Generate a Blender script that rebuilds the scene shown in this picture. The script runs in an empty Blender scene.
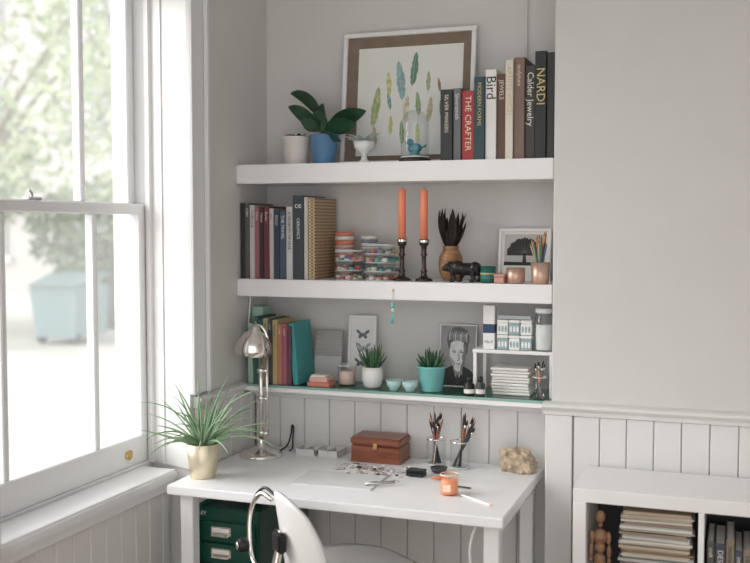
import bpy, bmesh, math, random
from mathutils import Vector, Matrix, noise
random.seed(7)
sc = bpy.context.scene
R = math.radians

# ------------------------------------------------------------------ materials
MATS = {}
def mat(name, col, rough=.6, metal=0., var=.05, scale=8., bump=0., bscale=80., trans=0., coat=0., stretch=None):
    if name in MATS: return MATS[name]
    m = bpy.data.materials.new(name); m.use_nodes = True
    nt = m.node_tree; n = nt.nodes; l = nt.links
    p = n['Principled BSDF']
    tc = n.new('ShaderNodeTexCoord'); no = n.new('ShaderNodeTexNoise')
    no.inputs['Scale'].default_value = scale; no.inputs['Detail'].default_value = 4
    src = tc.outputs['Object']
    if stretch:
        mp = n.new('ShaderNodeMapping'); mp.inputs['Scale'].default_value = stretch
        l.new(src, mp.inputs['Vector']); src = mp.outputs['Vector']
    l.new(src, no.inputs['Vector'])
    cr = n.new('ShaderNodeValToRGB')
    cr.color_ramp.elements[0].position = .3; cr.color_ramp.elements[1].position = .7
    cr.color_ramp.elements[0].color = [max(0, c*(1-var)) for c in col]+[1]
    cr.color_ramp.elements[1].color = [min(1, c*(1+var)) for c in col]+[1]
    l.new(no.outputs['Fac'], cr.inputs['Fac']); l.new(cr.outputs['Color'], p.inputs['Base Color'])
    p.inputs['Roughness'].default_value = rough; p.inputs['Metallic'].default_value = metal
    if trans: p.inputs['Transmission Weight'].default_value = trans
    if coat: p.inputs['Coat Weight'].default_value = coat
    if bump:
        n2 = n.new('ShaderNodeTexNoise'); n2.inputs['Scale'].default_value = bscale
        l.new(tc.outputs['Object'], n2.inputs['Vector'])
        b = n.new('ShaderNodeBump'); b.inputs['Strength'].default_value = bump; b.inputs['Distance'].default_value = .002
        l.new(n2.outputs['Fac'], b.inputs['Height']); l.new(b.outputs['Normal'], p.inputs['Normal'])
    MATS[name] = m
    return m

def glassmat(name, tint=(1, 1, 1), refl=.5, base=.04, rough=.02, haze=0.):
    if name in MATS: return MATS[name]
    m = bpy.data.materials.new(name); m.use_nodes = True
    nt = m.node_tree; n = nt.nodes; l = nt.links
    n.clear()
    o = n.new('ShaderNodeOutputMaterial'); mx = n.new('ShaderNodeMixShader')
    t = n.new('ShaderNodeBsdfTransparent'); g = n.new('ShaderNodeBsdfGlossy')
    t.inputs['Color'].default_value = (*tint, 1); g.inputs['Roughness'].default_value = rough
    lw = n.new('ShaderNodeLayerWeight'); lw.inputs['Blend'].default_value = .5
    pw = n.new('ShaderNodeMath'); pw.operation = 'POWER'; pw.inputs[1].default_value = 3.
    ma = n.new('ShaderNodeMath'); ma.operation = 'MULTIPLY_ADD'; ma.inputs[1].default_value = refl; ma.inputs[2].default_value = base
    l.new(lw.outputs['Facing'], pw.inputs[0]); l.new(pw.outputs[0], ma.inputs[0]); l.new(ma.outputs[0], mx.inputs['Fac'])
    l.new(t.outputs[0], mx.inputs[1]); l.new(g.outputs[0], mx.inputs[2])
    out = mx
    if haze:   # translucent white mixed into the pane, added as a bright daylight wash
        tr = n.new('ShaderNodeBsdfTranslucent'); tr.inputs['Color'].default_value = (1, 1, 1, 1)
        m2 = n.new('ShaderNodeMixShader')
        no = n.new('ShaderNodeTexNoise'); no.inputs['Scale'].default_value = 1.5
        mm = n.new('ShaderNodeMath'); mm.operation = 'MULTIPLY_ADD'; mm.inputs[1].default_value = haze*.3; mm.inputs[2].default_value = haze*.85
        l.new(no.outputs['Fac'], mm.inputs[0]); l.new(mm.outputs[0], m2.inputs['Fac'])
        l.new(mx.outputs[0], m2.inputs[1]); l.new(tr.outputs[0], m2.inputs[2]); out = m2
    l.new(out.outputs[0], o.inputs['Surface'])
    MATS[name] = m
    return m

def woodmat(name, c1, c2, scale=(1, 12, 1), rough=.45):
    m = bpy.data.materials.new(name); m.use_nodes = True
    nt = m.node_tree; n = nt.nodes; l = nt.links; p = n['Principled BSDF']
    tc = n.new('ShaderNodeTexCoord'); mp = n.new('ShaderNodeMapping'); mp.inputs['Scale'].default_value = scale
    no = n.new('ShaderNodeTexNoise'); no.inputs['Scale'].default_value = 6; no.inputs['Detail'].default_value = 8
    cr = n.new('ShaderNodeValToRGB')
    cr.color_ramp.elements[0].color = (*c1, 1); cr.color_ramp.elements[1].color = (*c2, 1)
    cr.color_ramp.elements[0].position = .35; cr.color_ramp.elements[1].position = .65
    l.new(tc.outputs['Object'], mp.inputs['Vector']); l.new(mp.outputs['Vector'], no.inputs['Vector'])
    l.new(no.outputs['Fac'], cr.inputs['Fac']); l.new(cr.outputs['Color'], p.inputs['Base Color'])
    p.inputs['Roughness'].default_value = rough
    return m

M_wall = mat('wall_paint', (.670, .657, .642), .85, bump=.05, bscale=200, var=.015)
M_trimp = mat('trim_paint', (.75, .74, .73), .5, var=.015)
M_panel = mat('panel_paint', (.73, .72, .71), .55, var=.015)
M_white = mat('white_paint', (.85, .84, .84), .45, var=.01)
M_win = mat('window_paint', (.80, .80, .81), .4, var=.01)
M_ceil = mat('ceiling_paint', (.82, .82, .82), .9)
M_floor = woodmat('floor_boards', (.30, .21, .13), (.42, .31, .2), (1, 10, 1))
M_desk = mat('desk_laminate', (.88, .88, .89), .35, var=.01)
M_glass = glassmat('window_glass', (1, 1, 1), .3, .02, haze=.11)
M_jar = glassmat('jar_glass', (.95, .965, .965), .55, .05)
M_shglass = glassmat('shelf_glass', (.60, .80, .73), .5, .12)
M_shedge = mat('shelf_glass_edge', (.24, .43, .37), .1)
M_chrome = mat('chrome', (.80, .77, .73), .12, 1.)
M_steel = mat('brushed_steel', (.6, .6, .6), .3, 1.)
M_brass = mat('brass', (.70, .50, .22), .25, 1.)
M_gold = mat('gold_pot', (.74, .66, .50), .38, .75)
M_black = mat('black', (.012, .012, .013), .4)
M_dark = mat('dark_grey', (.05, .05, .055), .5)
M_paper = mat('paper', (.80, .78, .74), .8)
M_white2 = mat('white_ceramic', (.84, .83, .81), .25)
M_soil = mat('soil', (.03, .02, .014), .95, bump=.8)

# ------------------------------------------------------------------ builder
class B:
    def __init__(s, name):
        s.name = name; s.bm = bmesh.new(); s.mats = []; s.M = Matrix.Identity(4)
    def mi(s, m):
        if m not in s.mats: s.mats.append(m)
        return s.mats.index(m)
    def add(s, vs, fs, m, smooth=False):
        i = s.mi(m)
        nv = [s.bm.verts.new(s.M @ Vector(v)) for v in vs]
        for f in fs:
            try:
                fc = s.bm.faces.new([nv[k] for k in f]); fc.material_index = i; fc.smooth = smooth
            except ValueError: pass
    def merge(s, t, m, smooth=False):
        t.verts.index_update()
        s.add([v.co.copy() for v in t.verts], [[v.index for v in f.verts] for f in t.faces], m, smooth); t.free()
    def box(s, x0, x1, y0, y1, z0, z1, m, bev=0., seg=1):
        t = bmesh.new(); bmesh.ops.create_cube(t, size=1)
        for v in t.verts:
            v.co = Vector(((x0+x1)/2+v.co.x*(x1-x0), (y0+y1)/2+v.co.y*(y1-y0), (z0+z1)/2+v.co.z*(z1-z0)))
        if bev: bmesh.ops.bevel(t, geom=t.edges[:], offset=bev, segments=seg, affect='EDGES')
        s.merge(t, m)
    def prism(s, pts, vec, m):
        n = len(pts); v = Vector(vec)
        vs = [Vector(p) for p in pts]+[Vector(p)+v for p in pts]
        fs = [list(range(n)), list(range(2*n-1, n-1, -1))]+[[i, (i+1) % n, n+(i+1) % n, n+i] for i in range(n)]
        s.add(vs, fs, m)
    def lathe(s, c, prof, m, seg=32, cap0=True, cap1=False, smooth=True):
        vs = []; fs = []
        for r, z in prof:
            for k in range(seg):
                a = 2*math.pi*k/seg; vs.append((c[0]+r*math.cos(a), c[1]+r*math.sin(a), c[2]+z))
        for j in range(len(prof)-1):
            for k in range(seg):
                k2 = (k+1) % seg
                fs.append([j*seg+k, j*seg+k2, (j+1)*seg+k2, (j+1)*seg+k])
        if cap0: fs.append(list(range(seg))[::-1])
        if cap1: fs.append([(len(prof)-1)*seg+k for k in range(seg)])
        s.add(vs, fs, m, smooth)
    def cyl(s, c, r, h, m, seg=24, bev=.002):
        s.lathe(c, [(r-bev, 0), (r, bev), (r, h-bev), (r-bev, h)], m, seg, True, True)
    def tube(s, pts, rad, m, seg=8, smooth=True):
        pts = [Vector(p) for p in pts]; n = len(pts)
        if not isinstance(rad, (list, tuple)): rad = [rad]*n
        vs = []; fs = []; up = None
        for i, p in enumerate(pts):
            d = (pts[min(i+1, n-1)]-pts[max(i-1, 0)]).normalized()
            if up is None:
                up = Vector((0, 0, 1)) if abs(d.z) < .9 else Vector((1, 0, 0))
            a = d.cross(up).normalized(); up = a.cross(d).normalized()
            for k in range(seg):
                t = 2*math.pi*k/seg; vs.append(p+(a*math.cos(t)+up*math.sin(t))*rad[i])
        for j in range(n-1):
            for k in range(seg):
                k2 = (k+1) % seg; fs.append([j*seg+k, j*seg+k2, (j+1)*seg+k2, (j+1)*seg+k])
        fs.append(list(range(seg))[::-1]); fs.append([(n-1)*seg+k for k in range(seg)])
        s.add(vs, fs, m, smooth)
    def curve(s, pts, rad, m, seg=10, sub=8):    # Catmull-Rom tube
        P = [Vector(p) for p in pts]; P = [P[0]*2-P[1]]+P+[P[-1]*2-P[-2]]; out = []
        for i in range(1, len(P)-2):
            for k in range(sub):
                t = k/sub; a, b2, c, d = P[i-1:i+3]
                out.append(.5*((2*b2)+(c-a)*t+(2*a-5*b2+4*c-d)*t*t+(3*b2-a-3*c+d)*t**3))
        out.append(P[-2]); s.tube(out, rad, m, seg)
    def ell(s, c, r, m, rot=None, seg=20):
        t = bmesh.new(); bmesh.ops.create_uvsphere(t, u_segments=seg, v_segments=seg//2+2, radius=1)
        Mx = Matrix.Translation(c) @ (rot if rot else Matrix.Identity(4)) @ Matrix.Diagonal((*r, 1))
        bmesh.ops.transform(t, matrix=Mx, verts=t.verts); s.merge(t, m, True)
    def flat(s, pts, m, y=0.):      # 2D polygon on the local x/z plane facing -y
        s.add([(p[0], y, p[1]) for p in pts], [list(range(len(pts)))], m)
    def flat_ell(s, c, r, m, y=0., rot=0., n=20):
        P = []
        for k in range(n):
            a = 2*math.pi*k/n; x = r[0]*math.cos(a); z = r[1]*math.sin(a)
            P.append((c[0]+x*math.cos(rot)-z*math.sin(rot), c[1]+x*math.sin(rot)+z*math.cos(rot)))
        s.flat(P, m, y)
    def leaf(s, base, az, e0, e1, L, W, m, n=10, shape='oval', fold=.25, roll=0.):
        p = Vector(base); vs = []; fs = []
        for i in range(n+1):
            t = i/n; e = e0+(e1-e0)*t
            d = Vector((math.cos(az)*math.cos(e), math.sin(az)*math.cos(e), math.sin(e)))
            side = Matrix.Rotation(roll, 3, d) @ Vector((-math.sin(az), math.cos(az), 0))
            up = side.cross(d)
            w = W*math.sin(math.pi*min(1, max(.02, t*.98+.01)))**.75
            q = p.copy()
            vs += [q-side*w/2+up*(w*fold), q, q+side*w/2+up*(w*fold)]
            p = p+d*(L/n)
        for i in range(n):
            a = i*3
            fs += [[a, a+1, a+4, a+3], [a+1, a+2, a+5, a+4]]
        s.add(vs, fs, m, True)
    def spike(s, base, az, e0, e1, L, W, m, n=8, lim=None):   # fleshy tapering leaf
        p = Vector(base); P = []; r = []
        for i in range(n+1):
            t = i/n; e = e0+(e1-e0)*t
            P.append(lim(p.copy()) if lim else p.copy()); r.append(W/2*(1-t)**.75+.0006)
            p = p+Vector((math.cos(az)*math.cos(e), math.sin(az)*math.cos(e), math.sin(e)))*(L/n)
        s.tube(P, r, m, 6)
    def text(s, txt, size, m, Mx, align='LEFT', squash=1.):
        cu = bpy.data.curves.new('t', 'FONT'); cu.body = txt; cu.size = size; cu.align_x = align; cu.align_y = 'CENTER'
        cu.resolution_u = 2
        o = bpy.data.objects.new('t', cu); sc.collection.objects.link(o)
        dg = bpy.context.evaluated_depsgraph_get(); me = bpy.data.meshes.new_from_object(o.evaluated_get(dg))
        s.add([Mx @ Vector((v.co.x*squash, v.co.y, 0)) for v in me.vertices], [list(p.vertices) for p in me.polygons], m)
        bpy.data.objects.remove(o); bpy.data.curves.remove(cu); bpy.data.meshes.remove(me)
    def done(s, normals=True):
        if normals: bmesh.ops.recalc_face_normals(s.bm, faces=s.bm.faces[:])
        xs = [v.co for v in s.bm.verts]
        mn = Vector([min(v[i] for v in xs) for i in range(3)]); mx = Vector([max(v[i] for v in xs) for i in range(3)])
        o0 = Vector(((mn.x+mx.x)/2, (mn.y+mx.y)/2, mn.z))
        for v in s.bm.verts: v.co -= o0
        me = bpy.data.meshes.new(s.name); s.bm.to_mesh(me); s.bm.free()
        for m in s.mats: me.materials.append(m)
        o = bpy.data.objects.new(s.name, me); o.location = o0; sc.collection.objects.link(o)
        return o

def T(x, y, z): return Matrix.Translation((x, y, z))
def RX(a): return Matrix.Rotation(a, 4, 'X')
def RY(a): return Matrix.Rotation(a, 4, 'Y')
def RZ(a): return Matrix.Rotation(a, 4, 'Z')
def SPT(x, y, z): return Matrix(((0, 1, 0, x), (0, 0, -1, y), (-1, 0, 0, z), (0, 0, 0, 1)))
def FRT(x, y, z): return Matrix(((1, 0, 0, x), (0, 0, -1, y), (0, 1, 0, z), (0, 0, 0, 1)))

# levels
XL, XR = -1.706, -.556
YF, YB, YP = 3.25, 3.51, 3.37
ZT, ZM, ZG, ZD = 1.79, 1.378, .994, .747

# ------------------------------------------------------------------ room shell
b = B('wall_back'); b.box(-2.05, 1.75, YB, 3.65, 0, 2.75, M_wall); b.done()
b = B('wall_chimney_breast'); b.box(XR, 1.6, YF, YB, 0, 2.75, M_wall, .003); b.done()
b = B('wall_right'); b.box(1.6, 1.75, -.8, YB, 0, 2.75, M_wall); b.done()
b = B('floor'); b.box(-2.05, 1.75, -.8, 3.65, -.08, 0, M_floor); b.done()
b = B('ceiling'); b.box(-2.05, 1.75, -.8, 3.65, 2.75, 2.85, M_ceil); b.done()
b = B('wall_left')
b.prism([(XL, 2.92, 0), (XL, YB, 0), (-2.05, YB, 0), (-2.05, 2.99, 0), (-1.90, 2.985, 0)], (0, 0, 2.75), M_wall)
b.prism([(XL, 1.99, 0), (XL, -.8, 0), (-2.05, -.8, 0), (-2.05, 1.93, 0), (-1.90, 1.935, 0)], (0, 0, 2.75), M_wall)
b.box(-2.05, XL, 1.90, 3.0, 2.47, 2.75, M_wall)
b.box(-2.05, -1.81, 1.90, 2.995, 0, .70, M_wall)
b.done()

# architrave + smooth boxed reveal
b = B('trim_window_architrave')
b.box(XL-.002, XL+.014, 2.913, 3.018, 1.005, 2.75, M_win, .003)
b.box(XL+.012, XL+.028, 2.995, 3.018, 1.005, 2.75, M_win, .005, 3)
b.box(XL+.012, XL+.018, 2.913, 2.93, 1.005, 2.75, M_win, .002)
a0 = Vector((XL, 2.92, 0)); a1 = Vector((-1.90, 2.985, 0)); nrm = Vector((-.318, -.948, 0))
def rv(t0, t1, o, z0, dz, m=M_trimp):
    p0 = a0.lerp(a1, t0); p1 = a0.lerp(a1, t1)
    b.prism([p0+Vector((0, 0, z0)), p1+Vector((0, 0, z0)), p1+nrm*o+Vector((0, 0, z0)), p0+nrm*o+Vector((0, 0, z0))], (0, 0, dz), m)
rv(.0, .99, .006, .752, 1.715)
rv(.62, .68, .011, .752, 1.715); rv(.88, .99, .020, .752, 1.715)
b.done()

# window
b = B('window_1')
b.box(-2.03, -1.90, 2.975, 2.995, .74, 2.47, M_win, .002)
b.box(-2.03, -1.90, 1.92, 1.96, .74, 2.47, M_win, .002)
b.box(-2.03, -1.90, 1.92, 2.995, 2.42, 2.47, M_win, .002)
b.box(-2.06, -1.90, 1.92, 2.995, .70, .757, M_win, .002)
def sash(x0, x1, z0, z1, rb, rt):
    b.box(x0, x1, 2.935, 2.974, z0, z1, M_win, .004); b.box(x0, x1, 1.961, 2.0, z0, z1, M_win, .004)
    b.box(x0, x1, 2.0, 2.935, z0, z0+rb, M_win, .004); b.box(x0, x1, 2.0, 2.935, z1-rt, z1, M_win, .004)
    for yy in (2.69, 2.262):
        b.box(x0+.004, x1-.004, yy-.012, yy+.012, z0+rb, z1-rt, M_win, .004)
    xm = (x0+x1)/2
    b.add([(xm, 2.0, z0+rb), (xm, 2.935, z0+rb), (xm, 2.935, z1-rt), (xm, 2.0, z1-rt)], [[0, 1, 2, 3]], M_glass)
sash(-1.948, -1.908, .757, 1.645, .095, .036)
sash(-1.99, -1.95, 1.612, 2.42, .036, .05)
b.box(-1.94, -1.915, 2.38, 2.44, 1.645, 1.655, M_steel, .003); b.tube([(-1.93, 2.41, 1.655), (-1.93, 2.41, 1.668), (-1.915, 2.38, 1.672)], .004, M_steel)
b.tube([(-1.904, 2.85+.014*math.cos(a), .80+.014*math.sin(a)) for a in [k*math.pi/8 for k in range(17)]], .0035, M_brass)
b.box(-1.909, -1.902, 2.83, 2.87, .79, .812, M_brass, .003)
b.done()
b = B('trim_window_sill')
b.box(-1.899, -1.757, 1.90, 2.918, .712, .75, M_win, .008, 2)
b.box(-1.81, -1.775, 1.92, 2.915, .680, .712, M_win, .004)
b.done()
b = B('wall_panelling_left')
y = 1.92
while y < 2.9:
    b.box(-1.809, -1.797, y+.001, min(y+.079, 2.919), 0.0, .68, M_panel, .003); y += .08
y = 2.935
while y < YP-.01:
    b.box(XL+.0005, XL+.012, y+.001, min(y+.079, YP-.001), 0, .957, M_panel, .003); y += .08
b.done()

b = B('wall_panelling_alcove')
b.box(XL+.013, XR-.001, YP+.012, YB-.001, 0, .962, M_panel)
x = XL+.014
while x < XR-.01:
    b.box(x+.001, min(x+.099, XR-.001), YP, YP+.012, 0, .962, M_panel, .003); x += .10
b.box(XL+.013, XR-.001, YP-.012, YP+.001, .935, .962, M_panel, .003)
b.done()
b = B('wall_panelling_chimney')
b.box(-.572, -.485, YF-.02, YF-.001, 0, .957, M_panel, .003)
x = -.482
while x < 1.55:
    b.box(x+.001, min(x+.083, 1.598), YF-.016, YF-.001, 0, .957, M_panel, .003); x += .084
b.done()
b = B('trim_dado_chimney')
prof = [(-.0, 0), (-.022, 0), (-.024, .012), (-.034, .02), (-.04, .026), (-.04, .034), (-.03, .038), (0, .04)]
b.prism([(-.58, YF-.0005+p[0], .958+p[1]) for p in prof], (2.17, 0, 0), M_trimp); b.done()
b = B('trim_dado_left')
b.prism([(XL+.0005-p[0]*.8, 2.93, .958+p[1]) for p in prof], (0, YP+.0-2.93-.1, 0), M_trimp); b.done()

# shelves
b = B('floating_shelf'); b.box(XL+.001, XR-.001, YF, YB-.001, ZT-.068, ZT, M_white, .003, 2); b.done()
b = B('alcove_shelf'); b.box(XL+.001, XR-.001, YF, YB-.001, ZM-.062, ZM, M_white, .003, 2); b.done()
b = B('glass_shelf')
b.box(XL+.03, XR-.004, YF+.05, YB-.001, .963, .985, M_white, .002)
b.box(XL+.02, XR-.002, YF+.014, YB-.004, .986, ZG, M_shglass)
b.box(XL+.02, XR-.002, YF+.012, YF+.0139, .986, ZG, M_shedge)
b.box(XL+.02, XR-.002, YF+.014, YF+.03, .968, .9855, M_white, .002)
b.done()
b = B('wall_cable_conduit')
b.tube([(-.70, YB-.006, ZT), (-.70, YB-.006, 2.748)], .0045, M_trimp); b.done()
b = B('wall_cable')
b.curve([(XL+.016, 3.33, 1.312), (XL+.008, 3.33, 1.2), (XL+.006, 3.352, 1.1), (XL+.008, 3.352, 1.002)], .003, M_white); b.done()

# ------------------------------------------------------------------ books
def book(b, x0, x1, yf, d, z, h, c, tilt=0., title=None, tc=None, tsize=.5, page=M_paper, gap=.0006):
    m = mat('cover_%.2f_%.2f_%.2f' % c, c, .45, var=.06) if isinstance(c, tuple) else c
    old = b.M
    if tilt: b.M = old @ T(x0 if tilt < 0 else x1, 0, z) @ RY(tilt) @ T(-(x0 if tilt < 0 else x1), 0, -z)
    x0 += gap; x1 -= gap; w = x1-x0; t = min(.0025, w*.15)
    b.box(x0+t, x1-t, yf+.004, yf+d-.004, z+.003, z+h-.003, page)
    b.box(x0, x0+t, yf+.002, yf+d, z, z+h, m); b.box(x1-t, x1, yf+.002, yf+d, z, z+h, m)
    b.box(x0, x1, yf, yf+.004, z, z+h, m, min(.0018, w*.2))
    if title:
        tm = tc or M_paper
        b.text(title, w*tsize*1.5, tm, SPT((x0+x1)/2, yf-.001, z+h*.93))
    b.M = old

M_cream = mat('ink_cream', (.75, .7, .55), .6); M_ink = mat('ink_black', (.02, .02, .02), .6)
M_goldink = mat('ink_gold', (.62, .50, .22), .5)
b = B('books_top_row')
X = [-.948, -.905, -.877, -.832, -.794, -.756, -.725, -.698, -.661, -.627, -.589, -.563]
spec = [(.24, (.035, .04, .04), 'SILVER MAKERS', M_cream, .30, .12), (.243, (.16, .16, .17), 'Silversmith', M_paper, .5, .12), (.234, (.42, .05, .05), 'THE CRAFTER', M_cream, .45, .12),
        (.277, (.035, .07, .085), 'MODERN FORMS', M_goldink, .34, .12), (.30, (.82, .80, .78), 'Bird', M_ink, .85, .19), (.284, (.13, .07, .05), 'JEWELS', M_cream, .45, .19),
        (.328, (.72, .67, .58), 'ARTISTS  VOICES', M_goldink, .55, .19), (.334, (.20, .135, .11), 'sculpture', M_cream, .35, .19), (.307, (.06, .05, .045), 'Calder Jewelry', M_paper, .6, .19),
        (.35, (.02, .025, .025), None, M_goldink, .72, .19), (.345, (.035, .035, .03), None, None, .5, .19)]
for i, (h, c, t, tc, ts, dd) in enumerate(spec):
    book(b, X[i], X[i+1], 3.285+.006*(i % 3), dd, ZT, h, c, title=t, tc=tc, tsize=ts)
b.text('NARDI', .040, M_goldink, SPT((X[9]+X[10])/2, 3.283, ZT+.235), 'CENTER')
b.done()

M_pat = bpy.data.materials.new('patterned_gold'); M_pat.use_nodes = True
nt = M_pat.node_tree; n = nt.nodes; l = nt.links
tc = n.new('ShaderNodeTexCoord'); mp = n.new('ShaderNodeMapping'); mp.inputs['Rotation'].default_value = (R(45), 0, 0)
ck = n.new('ShaderNodeTexChecker'); ck.inputs['Scale'].default_value = 120
ck.inputs['Color1'].default_value = (.58, .43, .27, 1); ck.inputs['Color2'].default_value = (.20, .13, .075, 1)
l.new(tc.outputs['Object'], mp.inputs['Vector']); l.new(mp.outputs['Vector'], ck.inputs['Vector']); l.new(ck.outputs['Color'], n['Principled BSDF'].inputs['Base Color'])
n['Principled BSDF'].inputs['Roughness'].default_value = .5

b = B('books_mid_row')
spec = [(.018, .275, (.03, .03, .03), None), (.019, .275, (.10, .10, .10), 'FORM'), (.021, .268, (.55, .53, .50), 'PAPER LINE'), (.019, .262, (.30, .12, .13), 'Colour'),
        (.017, .258, (.04, .03, .03), 'ATELIER'), (.022, .262, (.16, .04, .05), 'Studio'), (.018, .255, (.55, .50, .48), 'stone'), (.023, .25, (.03, .05, .09), 'GOLD'),
        (.026, .248, (.06, .08, .13), 'THE TRAVEL'), (.026, .262, (.55, .55, .54), 'A MUSEUM OF LINE'), (.044, .30, (.035, .045, .055), None), (.016, .295, (.55, .52, .47), None)]
x = XL+.004
for w, h, c, t in spec:
    book(b, x, x+w, 3.275, .20, ZM, h, c, title=t, tc=M_paper if sum(c) < 1 else M_ink, tsize=.42)
    if h == .30:
        b.text('ce', .03, M_paper, FRT(x+w/2, 3.2738, ZM+.265), 'CENTER'); b.text('CERAMICS', .016, M_paper, SPT(x+w/2, 3.2738, ZM+.22))
    x += w
book(b, x, x+.026, 3.275, .205, ZM, .292, M_pat)
b.done()

b = B('books_lower_row')
b.box(XL+.006, XL+.050, 3.36, 3.44, ZG, ZG+.275, mat('green_file', (.36, .56, .46), .6), .002)
book(b, XL+.03, XL+.052, 3.275, .07, ZG, .22, (.38, .52, .42))
x = -1.652
for w, h, c, t in [(.020, .245, (.04, .13, .10), 'ART'), (.018, .235, (.05, .14, .12), 'poems'), (.020, .24, (.45, .42, .24), 'Paris'), (.018, .238, (.06, .08, .08), 'notes'), (.020, .235, (.52, .43, .20), 'Botanical'),
                (.018, .22, (.50, .20, .13), 'craft'), (.020, .222, (.36, .11, .15), 'novel'), (.018, .215, (.12, .05, .08), None)]:
    book(b, x, x+w, 3.275, .15, ZG, h, c, title=t, tc=M_paper if sum(c) < 1.1 else M_ink, tsize=.42, tilt=0); x += w
book(b, x+.002, x+.024, 3.285, .15, ZG, .225, (.05, .32, .33), tilt=R(-5))
b.done()

# ------------------------------------------------------------------ big framed picture
FR = [(.42, .50, .24), (.58, .60, .24), (.18, .36, .36), (.14, .28, .20), (.50, .46, .28), (.34, .20, .13), (.28, .44, .44), (.66, .63, .50), (.28, .42, .22)]
FM = [mat('feather_%d' % i, c, .7, var=.3, scale=60) for i, c in enumerate(FR)]
M_kraft = mat('kraft_board', (.22, .165, .12), .8, var=.12, scale=25)
b = B('framed_feather_print')
b.M = T(-1.121, 3.42, ZT) @ RX(R(-6))
w, h = .250, .488
for a in [(-w, w, 0, .016), (-w, w, h-.016, h)]: b.box(a[0], a[1], 0, .02, a[2], a[3], M_white, .002)
for a in [(-w, -w+.016), (w-.016, w)]: b.box(a[0], a[1], 0, .02, .016, h-.016, M_white, .002)
b.box(-w+.014, w-.014, .010, .018, .014, h-.014, M_kraft)
b.box(-.190, .205, .0075, .0098, .035, .430, mat('print_paper', (.80, .80, .77), .8, var=.02), 0)
def feather(cx, cz, L, ang, m, W=.125):
    N = 12; pts = []
    for i in range(N+1):
        t = i/N; notch = .78 if i in (4, 9) else 1.
        pts.append((W*L*math.sin(math.pi*min(1, t**.85))**.55*notch, (t-.5)*L))
    pts += [(-p[0]*(.8 if k % 5 else .6), p[1]) for k, p in enumerate(pts[::-1])]
    ca, sa = math.cos(ang), math.sin(ang)
    Q = [(cx+p[0]*ca-p[1]*sa, cz+p[0]*sa+p[1]*ca) for p in pts]
    b.add([(cx, .0068, cz)]+[(q[0], .0068, q[1]) for q in Q], [[0, i+1, (i+1) % len(Q)+1] for i in range(len(Q))], m)
    e0 = (cx+.66*L*sa, cz-.66*L*ca); e1 = (cx-.45*L*sa, cz+.45*L*ca)
    b.tube([(e0[0], .0064, e0[1]), (e1[0], .0064, e1[1])], .0006, M_cream, 4)
for (u, v, L, an, ci) in [(-.119, .215, .146, -8, 0), (-.071, .296, .088, 4, 1), (-.027, .307, .146, 8, 6), (.024, .347, .124, -6, 3), (.078, .30, .073, 0, 0), (.119, .285, .051, 8, 5), (-.068, .234, .066, 10, 2),
                          (-.060, .146, .073, 0, 1), (-.002, .204, .102, -4, 7), (.042, .219, .088, 6, 8), (.086, .197, .095, -6, 4), (.130, .197, .073, 5, 3), (-.016, .117, .088, 4, 8), (-.119, .11, .073, 6, 4), (.042, .11, .08, 0, 1)]:
    feather(u, v, L, R(an), FM[ci])
b.add([(-w+.012, .0048, .012), (w-.012, .0048, .012), (w-.012, .0048, h-.012), (-w+.012, .0048, h-.012)], [[0, 1, 2, 3]], glassmat('picture_glass', (1, 1, 1), .25, .015))
b.done(False)

# ------------------------------------------------------------------ potted plants (top shelf)
M_leafd = mat('leaf_dark', (.026, .075, .038), .3, var=.3, scale=20)
M_leafm = mat('leaf_mid', (.08, .19, .08), .4, var=.3, scale=20)
M_leafg = mat('leaf_greygreen', (.32, .44, .29), .5, var=.2, scale=20)
M_stem = mat('stem', (.14, .12, .05), .6)
def pot(b, c, r, h, m, rim=.006, flare=.82):
    b.lathe(c, [(r*flare*.96, 0), (r*flare, .004), (r, h-rim*1.5), (r+.002, h-rim), (r+.002, h), (r-.004, h), (r-.006, h-.02)], m, 36)
    b.lathe((c[0], c[1], c[2]+h-.014), [(r-.0055, 0), (r*.5, .003), (.001, .005)], M_soil, 24, False)

b = B('potted_succulent')
c = (-1.520, 3.37, ZT); pot(b, c, .052, .105, mat('pot_offwhite', (.76, .72, .68), .5))
for k in range(16):
    a = random.uniform(0, 6.28); r = random.uniform(.0, .02)
    b.leaf((c[0]+r*math.cos(a), c[1]+r*math.sin(a), c[2]+.095), a, R(random.uniform(40, 80)), R(10), random.uniform(.025, .04), .020, M_leafd, 6)
b.done(False)

b = B('potted_rubber_plant')
c = (-1.402, 3.355, ZT); pot(b, c, .050, .108, mat('pot_blue', (.10, .23, .42), .35))
zt = c[2]+.10
def rleaf(dx, dz, az, e0, e1, L, W, dy=0, roll=0):
    bp = (c[0]+dx, c[1]+dy, zt+dz)
    b.curve([(c[0]+dx*.15, c[1]+dy*.1, zt-.01), (c[0]+dx*.4, c[1]+dy*.5, zt+dz*.6), bp], .004, M_stem, 6, 4)
    b.leaf(bp, R(az), R(e0), R(e1), L, W, M_leafd, 12, fold=.12, roll=R(roll))
rleaf(-.01, .030, 185, 50, 15, .145, .066, -.02, 55)
rleaf(-.01, .058, 180, 78, -5, .175, .066, .0, 50)
rleaf(-.01, .020, 215, 45, 5, .08, .055, -.02, 50)
rleaf(.01, .020, 0, 28, -15, .125, .070, -.02, -55)
rleaf(.02, .038, 5, 32, 5, .150, .068, -.01, -50)
rleaf(.0, .02, 270, 75, 30, .09, .06, -.02, 0)
rleaf(-.005, .03, 110, 80, 60, .10, .06, .0, 60)
rleaf(.01, .0, -20, 10, -40, .09, .055, -.03, -40)
b.done(False)

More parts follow.
